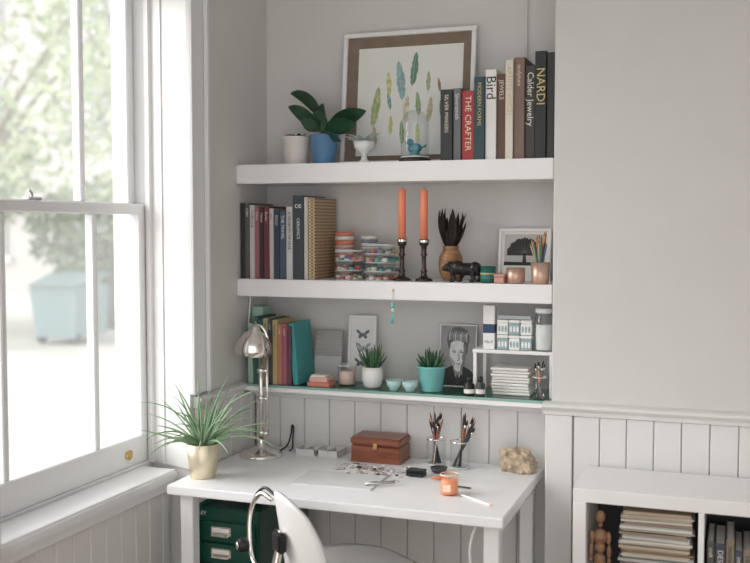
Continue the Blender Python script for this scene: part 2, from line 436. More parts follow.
b = B('ceramic_goblet_plant')
c = (-1.245, 3.345, ZT)
b.lathe(c, [(.030, 0), (.030, .004), (.012, .014), (.009, .030), (.014, .040), (.034, .054), (.040, .080), (.038, .080), (.030, .060), (.004, .05)], M_white2, 32)
M_sil = mat('leaf_silver', (.60, .64, .61), .6, var=.12)
for k in range(16):
    b.leaf((c[0], c[1], c[2]+.062), k*.79, R(75-k*2), R(-15), .075+.02*math.sin(k*2.1), .024, M_sil, 8)
b.done(False)

M_teal = mat('teal_glaze', (.03, .24, .30), .3)
M_rim = mat('glass_rim', (.72, .76, .76), .1)
b = B('glass_cloche')
c = (-1.055, 3.34, ZT)
b.lathe(c, [(.056, 0), (.056, .012), (.050, .016), (.001, .017)], mat('dark_walnut', (.04, .022, .014), .35), 36)
b.lathe((c[0], c[1], c[2]+.0171), [(.049, 0), (.049, .11), (.046, .133), (.034, .153), (.012, .163), (.001, .164)], M_jar, 36, False)
b.lathe((c[0], c[1], c[2]+.0171), [(.0495, 0), (.0505, .002), (.0495, .004)], M_rim, 36, False)
b.ell((c[0], c[1], c[2]+.187), (.008, .008, .008), mat('glass_knob', (.75, .78, .78), .1))
b.ell((c[0], c[1], c[2]+.050), (.026, .018, .018), M_teal); b.ell((c[0]-.017, c[1], c[2]+.071), (.013, .012, .012), M_teal)
b.lathe((c[0]-.034, c[1], c[2]+.069), [(.001, 0), (.003, .003), (.001, .006)], M_brass, 8)
b.prism([(c[0]+.02, c[1], c[2]+.050), (c[0]+.04, c[1], c[2]+.063), (c[0]+.04, c[1], c[2]+.053)], (0, .004, 0), M_teal)
b.cyl((c[0], c[1], c[2]+.017), .018, .018, M_teal)
b.done(False)

# ------------------------------------------------------------------ middle shelf
cols = [(.75, .25, .16), (.80, .78, .74), (.10, .35, .34), (.70, .45, .40), (.25, .28, .32), (.85, .60, .25), (.55, .12, .12), (.16, .18, .40), (.65, .68, .55)]
CM = [mat('bead_%d' % i, c, .4) for i, c in enumerate(cols)]
M_crim = mat('clear_rim', (.70, .73, .73), .15)
def jarstack(name, x, y, r, tiers, th):
    b = B(name)
    for t in range(tiers):
        z = ZM+t*th
        b.lathe((x, y, z+.001), [(r-.002, .002), (r, .003), (r, th-.004)], M_jar, 36, False, False)
        b.lathe((x, y, z), [(r-.004, .0005), (r+.0008, .0005), (r+.0008, .003), (r-.004, .003), (r-.004, .0005)], M_crim, 36, False)
        N = 9
        for k in range(N):
            a = 2*math.pi*k/N+t
            b.cyl((x+(r-.015)*math.cos(a), y+(r-.015)*math.sin(a), z+.003), .0105, (th-.010)*random.uniform(.25, .7), random.choice([CM[0], CM[1], CM[1], CM[4], CM[2], CM[3], CM[6], CM[8]]), 10, .001)
        b.cyl((x, y, z+.003), r*.35, th*.35, random.choice(CM), 16)
    z = ZM+tiers*th
    b.lathe((x, y, z), [(r-.006, 0), (r+.0008, 0), (r+.0008, .003), (r-.006, .003), (r-.006, 0)], M_crim, 36, False)
    return b.done(False)
jarstack('bead_jar_stack', -1.292, 3.325, .053, 3, .034)
jarstack('bead_jar_stack', -1.178, 3.325, .054, 4, .031)
def rollstack(name, x, y, r, n, th, seq):
    b = B(name); z = ZM
    for k in range(n):
        b.lathe((x, y, z+.0005), [(r*.55, 0), (r, .0), (r, th-.001), (r*.55, th-.001), (r*.55, 0)], CM[seq[k % len(seq)]], 28, False); z += th
    return b.done()
rollstack('washi_tape_rolls', -1.352, 3.425, .036, 11, .0155, [1, 3, 0, 4, 1, 0, 1, 3, 0, 1, 0])
rollstack('washi_tape_rolls', -1.256, 3.43, .030, 12, .013, [4, 1, 1, 4, 4, 1, 3, 4, 1, 1, 4, 1])
rollstack('washi_tape_rolls', -1.175, 3.435, .030, 9, .0135, [5, 1, 4, 1, 1, 2, 1])

M_coral = mat('candle_coral', (.92, .28, .16), .5, var=.03)
M_bronze = mat('dark_bronze', (.08, .06, .055), .25, .8)
for (x, hs) in [(-1.098, .147), (-1.018, .145)]:
    b = B('candlestick'); c = (x, 3.33, ZM)
    b.lathe(c, [(.031, 0), (.031, .006), (.022, .010), (.012, .016), (.009, .03), (.013, .036), (.008, .042), (.0075, .085), (.012, .092), (.008, .10), (.010, .12), (.016, .128), (.017, hs), (.012, hs)], M_bronze, 28, True, True)
    b.lathe(c, [(.0182, hs-.010), (.0182, hs-.002)], M_chrome, 24, False)
    b.lathe(c, [(.0135, hs), (.0132, hs+.168), (.010, hs+.173), (.002, hs+.174)], M_coral, 20, True, True)
    b.tube([(x, 3.33, ZM+hs+.172), (x+.001, 3.33, ZM+hs+.182)], .0008, M_ink, 5)
    b.done()

M_wood = woodmat('carved_wood', (.26, .12, .05), (.44, .24, .11), (3, 3, 20), .45)
b = B('wooden_vase_dried_flowers'); c = (-.938, 3.39, ZM)
b.lathe(c, [(.024, 0), (.028, .006), (.040, .03), (.043, .06), (.040, .085), (.030, .105), (.026, .112), (.030, .122), (.026, .122), (.022, .11)], M_wood, 24)
M_df = mat('dried_flower', (.035, .025, .022), .8, var=.4, scale=50)
for k in range(56):
    a = random.uniform(0, 6.28)
    b.leaf((c[0]+.014*math.cos(a), c[1]+.010*math.sin(a), c[2]+.112), a, R(random.uniform(70, 89)), R(random.uniform(60, 95)), random.uniform(.06, .145), random.uniform(.016, .026), M_df, 7, fold=.3)
b.done(False)

b = B('panther_figurine')
x, y, z = -.862, 3.31, ZM
M_pan = mat('black_bronze', (.018, .015, .014), .3, .3)
b.ell((x+.005, y, z+.045), (.045, .021, .022), M_pan)
b.ell((x+.032, y, z+.046), (.024, .022, .025), M_pan)
b.ell((x-.028, y, z+.05), (.024, .021, .025), M_pan)
b.ell((x-.048, y, z+.056), (.018, .013, .014), M_pan)
b.ell((x-.062, y-.003, z+.050), (.017, .0145, .015), M_pan)
b.ell((x-.076, y-.004, z+.045), (.009, .009, .008), M_pan)
for s in (-1, 1): b.ell((x-.056, y+s*.010-.003, z+.066), (.004, .003, .006), M_pan)
for (dx, dy, kx) in [(-.040, -.013, -.012), (-.020, .013, .012), (.030, -.014, -.01), (.045, .013, .01)]:
    b.tube([(x+dx, y+dy, z+.045), (x+dx+kx*.4, y+dy, z+.024), (x+dx+kx*-.4, y+dy, z+.008)], [.013, .009, .0065], M_pan, 10)
    b.ell((x+dx-.006, y+dy, z+.0062), (.011, .007, .006), M_pan)
b.tube([(x+.05, y, z+.052), (x+.066, y, z+.038), (x+.070, y, z+.020), (x+.078, y, z+.016)], [.007, .006, .005, .004], M_pan, 8)
o = b.done(); md = o.modifiers.new('r', 'REMESH'); md.mode = 'VOXEL'; md.voxel_size = .0022; md.use_smooth_shade = True

b = B('candle_jar'); c = (-.783, 3.30, ZM)
b.lathe(c, [(.024, 0), (.026, .003), (.026, .056), (.024, .056), (.023, .04)], mat('green_glass', (.012, .11, .085), .12), 28)
b.lathe(c, [(.0263, .014), (.0263, .036)], mat('green_label', (.03, .15, .12), .5), 28, False); b.lathe(c, [(.0264, .030), (.0264, .034)], M_goldink, 28, False); b.cyl((c[0], c[1], c[2]+.036), .0225, .004, M_paper)
b.done()
b = B('trinket_box'); b.box(-.757, -.722, 3.275, 3.31, ZM, ZM+.022, mat('pink_lacquer', (.55, .30, .25), .4), .003); b.box(-.759, -.720, 3.273, 3.312, ZM+.022, ZM+.032, MATS['pink_lacquer'], .003)
b.ell((-.74, 3.292, ZM+.035), (.004, .004, .004), M_brass); b.done()
b = B('copper_tealight_holder'); M_cop = mat('copper', (.62, .42, .33), .38, .7)
c = (-.690, 3.305, ZM)
b.lathe(c, [(.024, 0), (.031, .004), (.032, .052), (.030, .052), (.028, .01)], M_cop, 28); b.cyl((c[0], c[1], c[2]+.009), .023, .016, M_white2)
b.done()

b = B('framed_tree_print'); b.M = T(-.694, 3.455, ZM) @ RX(R(-8)); w, h = .092, .185
for a in [(-w, w, 0, .010), (-w, w, h-.010, h)]: b.box(a[0], a[1], 0, .014, a[2], a[3], M_white, .001)
for a in [(-w, -w+.010), (w-.010, w)]: b.box(a[0], a[1], 0, .014, .010, h-.010, M_white, .001)
b.box(-w+.009, w-.009, .006, .012, .009, h-.009, M_paper)
b.flat([(-.072, .055), (.072, .055), (.072, .165), (-.072, .165)], mat('print_grey', (.50, .49, .47), .8), .0056)
P = []
for k in range(41):
    a = math.pi*k/40; rr = 1+.05*math.sin(k*2.9)+.03*math.sin(k*5.1); P.append((.064*rr*math.cos(a), .090+.062*rr*math.sin(a)))
b.flat(P, M_ink, .0052)
b.flat([(-.008, .06), (.008, .06), (.004, .095), (-.004, .095)], M_ink, .0050)
b.flat([(-.072, .055), (.072, .055), (.072, .066), (-.072, .068)], M_ink, .0048)
for k in range(9):
    a = R(14+k*19); b.flat([(-.001+.01*math.cos(a), .09+.01*math.sin(a)), (.001+.01*math.cos(a), .09+.01*math.sin(a)), (.05*math.cos(a)+.001, .09+.045*math.sin(a))], mat('print_mid', (.22, .22, .21), .8), .0050)
b.done(False)

def pencil(b, base, tip, r, m, lead=None, brush=False):
    p0 = Vector(base); p1 = Vector(tip); d = p1-p0
    if brush:
        b.tube([p0, p0+d*.5, p0+d*.78], [r*.5, r*1.1, r*.8], m, 8)
        b.tube([p0+d*.775, p0+d*.88], [r*.85, r*.95], M_chrome, 8)
        b.tube([p0+d*.88, p0+d*.93, p1], [r*.95, r*1.3, r*.2], lead or M_df, 8)
    else:
        b.tube([p0, p0+d*.93], r, m, 6, False)
        b.tube([p0+d*.93, p1], [r, r*.15], lead or M_wood, 6)
b = B('pencil_cup'); c = (-.606, 3.30, ZM)
b.lathe(c, [(.026, 0), (.028, .002), (.032, .072), (.0305, .072), (.026, .008)], M_cop, 28)
PC = [mat('pencil_%d' % i, cc, .4) for i, cc in enumerate([(.50, .12, .08), (.65, .45, .2), (.05, .22, .18), (.08, .08, .09), (.1, .17, .32), (.6, .4, .25), (.6, .25, .2), (.5, .38, .22)])]
for k in range(26):
    a = random.uniform(0, 6.28); q = random.uniform(.004, .017)
    t = (c[0]-.004+q*1.9*math.cos(a), c[1]+q*2*math.sin(a), c[2]+random.uniform(.13, .175))
    pencil(b, (c[0]-q*.5*math.cos(a), c[1]-q*.5*math.sin(a), c[2]+.004), t, .0033, PC[(k*3) % 8])
b.done()

# ------------------------------------------------------------------ glass shelf objects
b = B('memo_card_stack'); b.box(-1.437, -1.352, 3.272, 3.34, ZG, ZG+.018, mat('salmon_box', (.60, .22, .17), .6), .002)
b.box(-1.430, -1.360, 3.275, 3.33, ZG+.018, ZG+.036, mat('pink_pad', (.72, .44, .40), .6), .002); b.box(-1.425, -1.37, 3.278, 3.325, ZG+.036, ZG+.042, M_paper); b.done()
b = B('wire_mesh_card_holder'); b.M = T(-1.43, 3.44, ZG) @ RX(R(-7))
M_gw = mat('grey_wire', (.42, .41, .40), .5)
b.box(-.055, .055, .006, .009, .0, .185, mat('grey_linen', (.58, .57, .56), .8))
for k in range(14): b.tube([(-.052+k*.008, .003, .09), (-.052+k*.008, .003, .185)], .001, M_gw, 5)
for k in range(10): b.tube([(-.055, .003, .092+k*.0103), (.055, .003, .092+k*.0103)], .001, M_gw, 5)
b.tube([(-.055, .002, 0), (-.055, .002, .185), (.055, .002, .185), (.055, .002, 0)], .0022, M_gw, 6); b.done()
b = B('votive_candle'); c = (-1.318, 3.36, ZG)
b.lathe(c, [(.028, 0), (.032, .003), (.034, .072), (.032, .072)], M_jar, 28)
b.lathe(c, [(.0335, .070), (.0345, .072), (.0335, .074)], M_crim, 28, False)
b.cyl((c[0], c[1], c[2]+.004), .029, .048, mat('pink_wax', (.80, .58, .52), .5)); b.done(False)

b = B('framed_butterfly_print'); b.M = T(-1.300, 3.448, ZG) @ RX(R(-7)); w, h = .054, .245
for a in [(-w, w, 0, .008), (-w, w, h-.008, h)]: b.box(a[0], a[1], 0, .016, a[2], a[3], M_white, .001)
for a in [(-w, -w+.008), (w-.008, w)]: b.box(a[0], a[1], 0, .016, .008, h-.008, M_white, .001)
b.box(-w+.006, w-.006, .008, .014, .006, h-.006, mat('card_white', (.78, .77, .76), .8))
def butterfly(cx, cz, s, m):
    for sg in (-1, 1):
        P = [(0, 0), (.6, .55), (1, .7), (.95, .3), (.5, -.05)]; b.flat([(cx+sg*p[0]*s, cz+p[1]*s) for p in P][::sg], m, .0076)
        P = [(0, 0), (.55, -.08), (.7, -.4), (.45, -.65), (.15, -.4)]; b.flat([(cx+sg*p[0]*s, cz+p[1]*s) for p in P][::sg], m, .0074)
    b.tube([(cx, .007, cz-.4*s), (cx, .007, cz+.3*s)], .0012, M_ink, 5)
butterfly(0, .175, .026, mat('wing_dark', (.14, .14, .16), .7, var=.5, scale=120)); butterfly(.004, .125, .030, mat('wing_grey', (.35, .38, .42), .7, var=.4, scale=120)); butterfly(-.004, .07, .024, MATS['wing_dark'])
b.done(False)

b = B('potted_haworthia'); c = (-1.208, 3.33, ZG)
b.lathe(c, [(.020, 0), (.032, .008), (.039, .035), (.038, .060), (.034, .075), (.031, .075), (.033, .055)], M_white2, 32)
b.lathe((c[0], c[1], c[2]+.060), [(.033, 0), (.01, .004), (.001, .005)], M_soil, 20, False)
for k in range(24):
    a = k*2.4; e = 84-k*2.0
    b.spike((c[0]+.008*math.cos(a), c[1]+.008*math.sin(a), c[2]+.062), a, R(e), R(e+18), random.uniform(.07, .105), .012, M_leafm if k % 3 else M_leafd)
b.done()
M_aqua = mat('aqua_ceramic', (.48, .68, .68), .3); M_turq = mat('turquoise_ceramic', (.20, .52, .52), .35, var=.08, bump=.6, bscale=150)
for (x, y) in [(-1.118, 3.305), (-1.058, 3.30)]:
    b = B('ceramic_dish'); b.lathe((x, y, ZG), [(.016, 0), (.016, .006), (.026, .018), (.029, .036), (.027, .036), (.022, .018), (.001, .012)], M_aqua, 28); b.done()
b = B('potted_aloe'); c = (-.992, 3.34, ZG); pot(b, c, .049, .088, M_turq, flare=.80)
for k in range(26):
    a = k*2.4; e = 84-k*1.8
    b.spike((c[0]+.010*math.cos(a), c[1]+.010*math.sin(a), c[2]+.07), a, R(e), R(e+12), random.uniform(.055, .085), .015, M_leafd if k % 3 else M_leafm)
b.done()

b = B('bead_pendant'); x, y = -1.104, YF-.004
b.tube([(x, y, 1.345), (x, y, 1.305)], .0012, M_cream, 5); b.ell((x, y, 1.298), (.008, .008, .010), M_turq); b.ell((x, y, 1.281), (.006, .006, .007), M_white2)
for k in range(9): b.tube([(x, y, 1.276), (x+.006*math.cos(k*.7), y-.004+.004*math.sin(k*.7), 1.235)], .0013, M_turq, 5)
b.tube([(x, y, 1.345), (x, y+.003, 1.352)], .002, M_brass, 6); b.done()

# black and white portrait card
b = B('portrait_photo_card'); b.M = T(-.932, 3.455, ZG) @ RX(R(-6)); w, h = .068, .222
G = lambda v: mat('photo_grey_%02d' % int(v*100), (v, v, v), .6, var=.10, scale=60)
b.box(-w, w, 0, .002, 0, h, M_white)
b.flat([(-w+.003, .003), (w-.003, .003), (w-.003, h-.003), (-w+.003, h-.003)], G(.30), -.0003)
b.flat([(-w+.003, .003), (w-.003, .003), (w-.003, .044), (.048, .060), (.022, .074), (-.022, .074), (-.050, .058), (-w+.003, .040)], G(.03), -.0006)
b.flat([(-.014, .062), (.002, .014), (.017, .062), (.016, .078), (-.014, .078)], G(.60), -.0009)
b.flat([(-.002, .050), (.005, .050), (.008, .012), (.001, .003), (-.005, .012)], G(.05), -.0011)
def fs(P): return [(p[0]*1.12+.001-(p[1]-.12)*.06, (p[1]-.08)*1.12+.062) for p in P]
b.flat(fs([(-.013, .062), (.013, .062), (.014, .10), (-.015, .10)]), G(.26), -.0012)
face = [(-.004, .073), (.006, .073), (.012, .078), (.018, .090), (.0235, .106), (.026, .125), (.0265, .145), (.025, .168), (.0, .182), (-.025, .168), (-.027, .145), (-.026, .125), (-.023, .106), (-.017, .090), (-.011, .078)]
b.flat(fs(face), G(.66), -.0015)
b.flat(fs([(.006, .073), (.012, .078), (.018, .090), (.0235, .106), (.026, .125), (.0265, .145), (.025, .162), (.019, .160), (.020, .138), (.013, .122), (.015, .108), (.009, .090)]), G(.20), -.0018)
b.flat(fs([(-.0255, .120), (-.015, .110), (-.009, .098), (-.012, .086), (-.018, .092), (-.023, .106)]), G(.42), -.0018)
hair = [(-.026, .140), (-.031, .152), (-.035, .175), (-.028, .200), (-.010, .214), (.014, .216), (.034, .205), (.041, .185), (.036, .160), (.030, .128), (.0275, .128), (.0265, .150), (.020, .166), (.004, .172), (-.012, .170), (-.021, .164)]
vs = [(p[0], -.0021, p[1]) for p in fs(hair)]
b.add(vs, [list(range(len(vs)))], G(.12))
for k in range(10):
    x0 = -.027+k*.0062; P = fs([(x0, .174-.0006*k), (x0-.001, .190), (x0+.008, .209-.0008*k), (x0+.0045, .190), (x0+.003, .172-.0006*k)]); b.flat(P, G(.48 if k % 3 == 0 else .28), -.0023)
def ctr(x, z): return fs([(x, z)])[0]
for sg in (-1, 1):
    cx, cz = ctr(sg*.0118, .1335)
    b.flat_ell((cx, cz+.0015), (.0075, .0040), G(.22), -.00225); b.flat_ell((cx, cz), (.0050, .0018), G(.55), -.0024)
    b.flat_ell((cx+.0004, cz), (.0020, .0019), G(.03), -.0026, n=10)
    b.flat(fs([(sg*.005, .1390), (sg*.012, .1425), (sg*.021, .1400), (sg*.012, .1405)]), G(.08), -.0024)
b.flat(fs([(.001, .134), (.005, .130), (.0075, .113), (.005, .1085), (-.001, .109), (.002, .114)]), G(.34), -.0024)
b.flat(fs([(-.0035, .1095), (.0055, .1095), (.003, .1075), (-.001, .1075)]), G(.10), -.0026)
b.flat(fs([(-.0095, .0975), (-.003, .0995), (.001, .0985), (.005, .0995), (.0115, .0975), (.001, .0960)]), G(.14), -.0025); b.flat(fs([(-.006, .0958), (.008, .0958), (.001, .0925)]), G(.34), -.0024)
b.flat(fs([(-.003, .0885), (.005, .0885), (.001, .0875)]), G(.30), -.0024)
b.done(False)

def bottle(name, x, y, z, r, h, m, cap):
    b = B(name); b.lathe((x, y, z), [(r*.9, 0), (r, .002), (r, h*.62), (r*.45, h*.74), (r*.42, h*.8)], m, 24, True, True)
    b.cyl((x, y, z+h*.78), r*.55, h*.22, cap, 20, .001); b.lathe((x, y, z), [(r+.0004, h*.15), (r+.0004, h*.38)], M_paper, 24, False); return b.done()
bottle('ink_bottle', -.842, 3.285, ZG, .018, .062, M_black, M_black); bottle('ink_bottle', -.803, 3.285, ZG, .016, .066, M_dark, M_black)

ZR = 1.150
b = B('desktop_riser')
b.box(-.838, -.562, 3.31, 3.47, ZR-.012, ZR, M_white, .002)
for xx in (-.836, -.575):
    for yy in (3.313, 3.455): b.box(xx, xx+.012, yy, yy+.012, ZG, ZR-.012, M_white, .001)
b.done()
b = B('perfume_box'); b.box(-.806, -.766, 3.33, 3.37, ZR, ZR+.055, M_white2, .001); b.box(-.806, -.766, 3.33, 3.37, ZR+.055, ZR+.085, mat('navy_card', (.03, .06, .14), .5), .001); b.box(-.806, -.766, 3.33, 3.37, ZR+.085, ZR+.15, M_white2, .001)
b.text('No.5', .014, M_ink, FRT(-.786, 3.329, ZR+.025), 'CENTER'); b.done()
b = B('patterned_tins'); M_tin = mat('tin_blue', (.30, .42, .45), .4)
for i in range(3):
    for j in range(2):
        x0 = -.755+i*.040; z0 = ZR+j*.052
        b.box(x0, x0+.038, 3.32, 3.36, z0+.0005, z0+.040, M_white2 if (i+j) % 2 else M_tin, .003); b.box(x0-.0008, x0+.0388, 3.319, 3.361, z0+.040, z0+.051, M_white2, .003)
        mm = M_tin if (i+j) % 2 else M_white2
        for q in range(3): b.flat_ell((x0+.008+.011*q, z0+.020), (.004, .011), mm, 3.3193)
b.box(-.752, -.64, 3.325, 3.355, ZR+.1045, ZR+.118, mat('tin_grey', (.42, .46, .46), .4), .002)
b.done()
b = B('storage_jar'); c = (-.600, 3.345, ZR)
b.lathe(c, [(.028, 0), (.031, .003), (.031, .115), (.027, .125), (.027, .13)], M_jar, 28); b.cyl((c[0], c[1], c[2]+.004), .0285, .085, mat('salt_white', (.80, .80, .79), .8, bump=.7), 24)
b.cyl((c[0], c[1], c[2]+.128), .030, .016, M_white2); b.done(False)
b = B('folded_paper_stack')
for k in range(9):
    q = random.uniform(-.004, .004); b.box(-.776+q, -.645+q, 3.33+q, 3.44+q, ZG+.0002+k*.0105, ZG+.0095+k*.0105, M_paper if k % 3 else M_white2, .003)
b.done()
b = B('paintbrush_jar'); c = (-.602, 3.287, ZG)
b.lathe(c, [(.020, 0), (.0215, .002), (.0225, .075), (.0215, .075)], M_jar, 24); b.lathe(c, [(.0222, .0735), (.0232, .075), (.0222, .0765)], M_crim, 24, False)
for k in range(7):
    a = k*.9; t = (c[0]+.018*math.cos(a), c[1]-.003+.010*math.sin(a), c[2]+random.uniform(.11, .135))
    pencil(b, (c[0]-.009*math.cos(a), c[1]-.008*math.sin(a), c[2]+.004), t, .0024, PC[(k+2) % 8], brush=True)
b.done(False)

# ------------------------------------------------------------------ desk
b = B('writing_desk')
b.box(-1.688, -.60, 2.73, YP-.014, ZD-.030, ZD, M_desk, .003, 2)
for xx in (-1.66, -.665):
    for yy in (2.765, 3.28):
        b.box(xx, xx+.045, yy, yy+.045, 0.0, ZD-.030, M_desk, .003)
    b.box(xx+.01, xx+.035, 2.80, 3.29, ZD-.078, ZD-.030, M_desk, .002)
b.box(-1.63, -.65, 3.295, 3.315, ZD-.078, ZD-.030, M_desk, .002)
b.done()
b = B('desk_cable'); b.curve([(-.690, 2.79, ZD-.035), (-.705, 2.785, .66), (-.71, 2.79, .60), (-.685, 2.79, .5), (-.692, 2.785, .3), (-.70, 2.79, .01)], .004, M_white); b.done()

b = B('potted_aloe_vera'); c = (-1.632, 2.865, ZD)
b.lathe(c, [(.040, 0), (.042, .003), (.056, .112), (.054, .114), (.050, .10)], M_gold, 36)
b.lathe((c[0], c[1], c[2]+.10), [(.0505, 0), (.02, .006), (.001, .008)], M_soil, 24, False)
def lim(p):
    p = p.copy()
    if p.y > 2.87: p.x = max(p.x, XL+.045)
    if p.x < -1.66: p.y = min(p.y, 2.89)
    return p
M_la = mat('leaf_aloe', (.17, .33, .17), .45, var=.25)
for k in range(64):
    a = k*2.4+random.uniform(-.3, .3); e = R(88-k*1.0)
    b.spike((c[0]+.014*math.cos(a), c[1]+.014*math.sin(a), c[2]+.10), a, e, e-R(random.uniform(5, 95)), random.uniform(.14, .28), random.uniform(.006, .012), M_leafg if k % 3 else M_la, 9, lim)
b.done()

b = B('desk_lamp'); c = (-1.585, 3.20, ZD)
b.lathe(c, [(.076, 0), (.078, .004), (.076, .010), (.060, .018), (.030, .024), (.014, .034), (.011, .05), (.009, .06)], M_chrome, 40)
b.tube([(c[0], c[1], c[2]+.05), (c[0], c[1], c[2]+.40)], .0085, M_chrome, 14)
b.tube([(c[0]+.024, c[1], c[2]+.075), (c[0]+.024, c[1], c[2]+.40)], .0055, M_chrome, 12)
for zz in (.075, .20, .30, .38): b.cyl((c[0], c[1], c[2]+zz), .014, .016, M_chrome, 20); b.tube([(c[0], c[1], c[2]+zz+.008), (c[0]+.028, c[1], c[2]+zz+.008)], .007, M_chrome, 10)
b.curve([(c[0]+.024, c[1], c[2]+.39), (c[0]+.026, c[1]-.002, c[2]+.43), (c[0]+.005, c[1]-.005, c[2]+.466), (c[0]-.03, c[1]-.008, c[2]+.466)], .006, M_chrome, 10)
b.M = T(c[0]-.022, c[1]-.018, c[2]+.377) @ RY(R(10)) @ RX(R(8))
b.lathe((0, 0, 0), [(.065, 0), (.066, .004), (.064, .025), (.054, .048), (.037, .066), (.022, .076), (.016, .082), (.014, .094), (.004, .097)], M_chrome, 40, False, True)
b.lathe((0, 0, 0), [(.0645, .0005), (.061, .025), (.050, .046), (.03, .062), (.001, .07)], M_white2, 36, False)
b.ell((0, 0, .026), (.02, .02, .024), M_white2)
b.done(False)
b = B('lamp_power_cable'); b.curve([(-1.515, 3.29, ZD+.004), (-1.522, 3.330, ZD+.008), (-1.530, 3.350, ZD+.035), (-1.527, 3.350, ZD+.075), (-1.533, 3.350, ZD+.085), (-1.538, 3.350, ZD+.05), (-1.545, 3.33, ZD+.012), (-1.55, 3.27, ZD+.004)], .003, M_black); b.done()

b = B('paint_palette_tray')
M_tr = mat('tray_grey', (.70, .70, .69), .4)
for (x0, x1) in [(-1.478, -1.398), (-1.39, -1.31)]:
    b.box(x0, x1, 3.25, 3.335, ZD, ZD+.006, M_tr, .002)
    for (a0, a1, b0, b1) in [(x0, x1, 3.25, 3.255), (x0, x1, 3.33, 3.335), (x0, x0+.005, 3.25, 3.335), (x1-.005, x1, 3.25, 3.335), ((x0+x1)/2-.002, (x0+x1)/2+.002, 3.25, 3.335)]:
        b.box(a0, a1, b0, b1, ZD+.005, ZD+.024, M_tr, .001)
b.done()
b = B('wooden_jewelry_box'); M_mah = woodmat('mahogany', (.17, .05, .03), (.31, .11, .06), (1, 12, 12), .3)
b.box(-1.252, -1.072, 3.230, 3.345, ZD+.004, ZD+.058, M_mah, .003); b.box(-1.255, -1.069, 3.227, 3.347, ZD+.060, ZD+.088, M_mah, .006, 2)
b.box(-1.254, -1.070, 3.228, 3.346, ZD, ZD+.008, M_mah, .002)
b.box(-1.170, -1.154, 3.2245, 3.2285, ZD+.048, ZD+.070, M_brass, .001); b.ell((-1.162, 3.224, ZD+.056), (.004, .003, .004), M_brass)
b.done()

b = B('silver_jewelry_findings'); random.seed(3)
M_qz = mat('quartz', (.7, .68, .65), .2)
for k in range(70):
    x = random.uniform(-1.26, -.99); y = 3.10+random.uniform(-.05, .10)+(x+1.1)*.1; s = random.uniform(.005, .013)
    m = random.choice([M_chrome, M_white2, M_qz, M_paper, M_steel, M_paper, M_dark])
    if k % 3 == 0: b.tube([(x+s*math.cos(t*.6), y+s*math.sin(t*.6), ZD+.002) for t in range(12)], .0014, M_chrome, 6)
    elif k % 3 == 1: b.ell((x, y, ZD+s*.4), (s, s*.8, s*.4), m, RZ(random.uniform(0, 3)), 8)
    else: b.box(x, x+s*2, y, y+s*1.4, ZD, ZD+.004, m, .001)
b.done()
b = B('sketch_notebook'); b.M = T(-1.19, 2.965, ZD) @ RZ(R(2))
b.box(-.135, .135, -.09, .09, 0, .005, mat('notebook_cover', (.66, .66, .67), .5), .001); b.box(-.133, .133, -.088, .088, .005, .0056, mat('notebook_page', (.70, .70, .70), .6)); b.done()
b = B('ballpoint_pen'); b.M = T(-1.04, 2.95, ZD+.010) @ RZ(R(38))
b.tube([(-.055, 0, 0), (.045, 0, 0)], .005, M_steel, 10); b.tube([(.045, 0, 0), (.055, 0, 0), (.062, 0, 0)], [.005, .003, .0008], M_chrome, 10); b.tube([(-.05, 0, .006), (-.015, 0, .006)], .0015, M_chrome, 6); b.done()

for (x, y, sd) in [(-.958, 3.285, 1), (-.868, 3.265, 2)]:
    random.seed(sd); b = B('paintbrush_cup'); c = (x, y, ZD)
    b.lathe(c, [(.030, 0), (.032, .003), (.034, .092)], M_jar, 32)
    b.lathe(c, [(.0337, .089), (.035, .091), (.0337, .093)], M_chrome, 32, False); b.lathe(c, [(.030, .0005), (.0325, .001), (.0328, .006), (.030, .007)], M_crim, 32, True)
    for k in range(20):
        a = random.uniform(0, 6.28); q = random.uniform(.4, 1)
        dx = .030 if sd == 2 else .0
        t = (x+dx+.026*q*math.cos(a), y+.018*q*math.sin(a), ZD+random.uniform(.14, .19))
        pencil(b, (x-.018*q*math.cos(a)*.9-dx*.3, y-.016*q*math.sin(a), ZD+.006), t, .0030, [M_black, M_dark, PC[0], M_wood, M_black, PC[3], M_chrome][k % 7], brush=(k % 2 == 0))
    b.done(False)
random.seed(11)
b = B('black_tin'); b.box(-1.005, -.945, 3.09, 3.13, ZD, ZD+.014, M_black, .003); b.box(-1.006, -.944, 3.089, 3.131, ZD+.0145, ZD+.022, M_black, .003); b.done()
b = B('ring_dish'); b.lathe((-.918, 3.18, ZD), [(.018, 0), (.024, .004), (.029, .018), (.027, .018), (.02, .006), (.001, .005)], M_dark, 28)
b.tube([(-.918+.01*math.cos(t*.6), 3.18+.01*math.sin(t*.6), ZD+.008) for t in range(12)], .0015, M_brass, 6); b.done()
b = B('paint_tube'); b.M = T(-.885, 3.08, ZD+.008) @ RZ(R(25)); b.tube([(-.03, 0, 0), (.0, 0, 0), (.022, 0, 0), (.028, 0, 0)], [.002, .007, .0075, .004], mat('orange_tube', (.75, .20, .06), .4), 12); b.tube([(.028, 0, 0), (.04, 0, 0)], .0045, M_white2, 10); b.done()
b = B('scented_candle'); c = (-.812, 2.93, ZD)
M_pg = glassmat('peach_glass', (1, .84, .74), .4, .05)
b.lathe(c, [(.024, 0), (.027, .003), (.0285, .062)], M_pg, 32)
b.lathe(c, [(.0283, .060), (.0293, .062), (.0283, .064)], mat('peach_rim', (.85, .68, .6), .2), 32, False)
b.cyl((c[0], c[1], c[2]+.004), .0255, .042, mat('peach_wax', (.95, .50, .32), .5), 24)
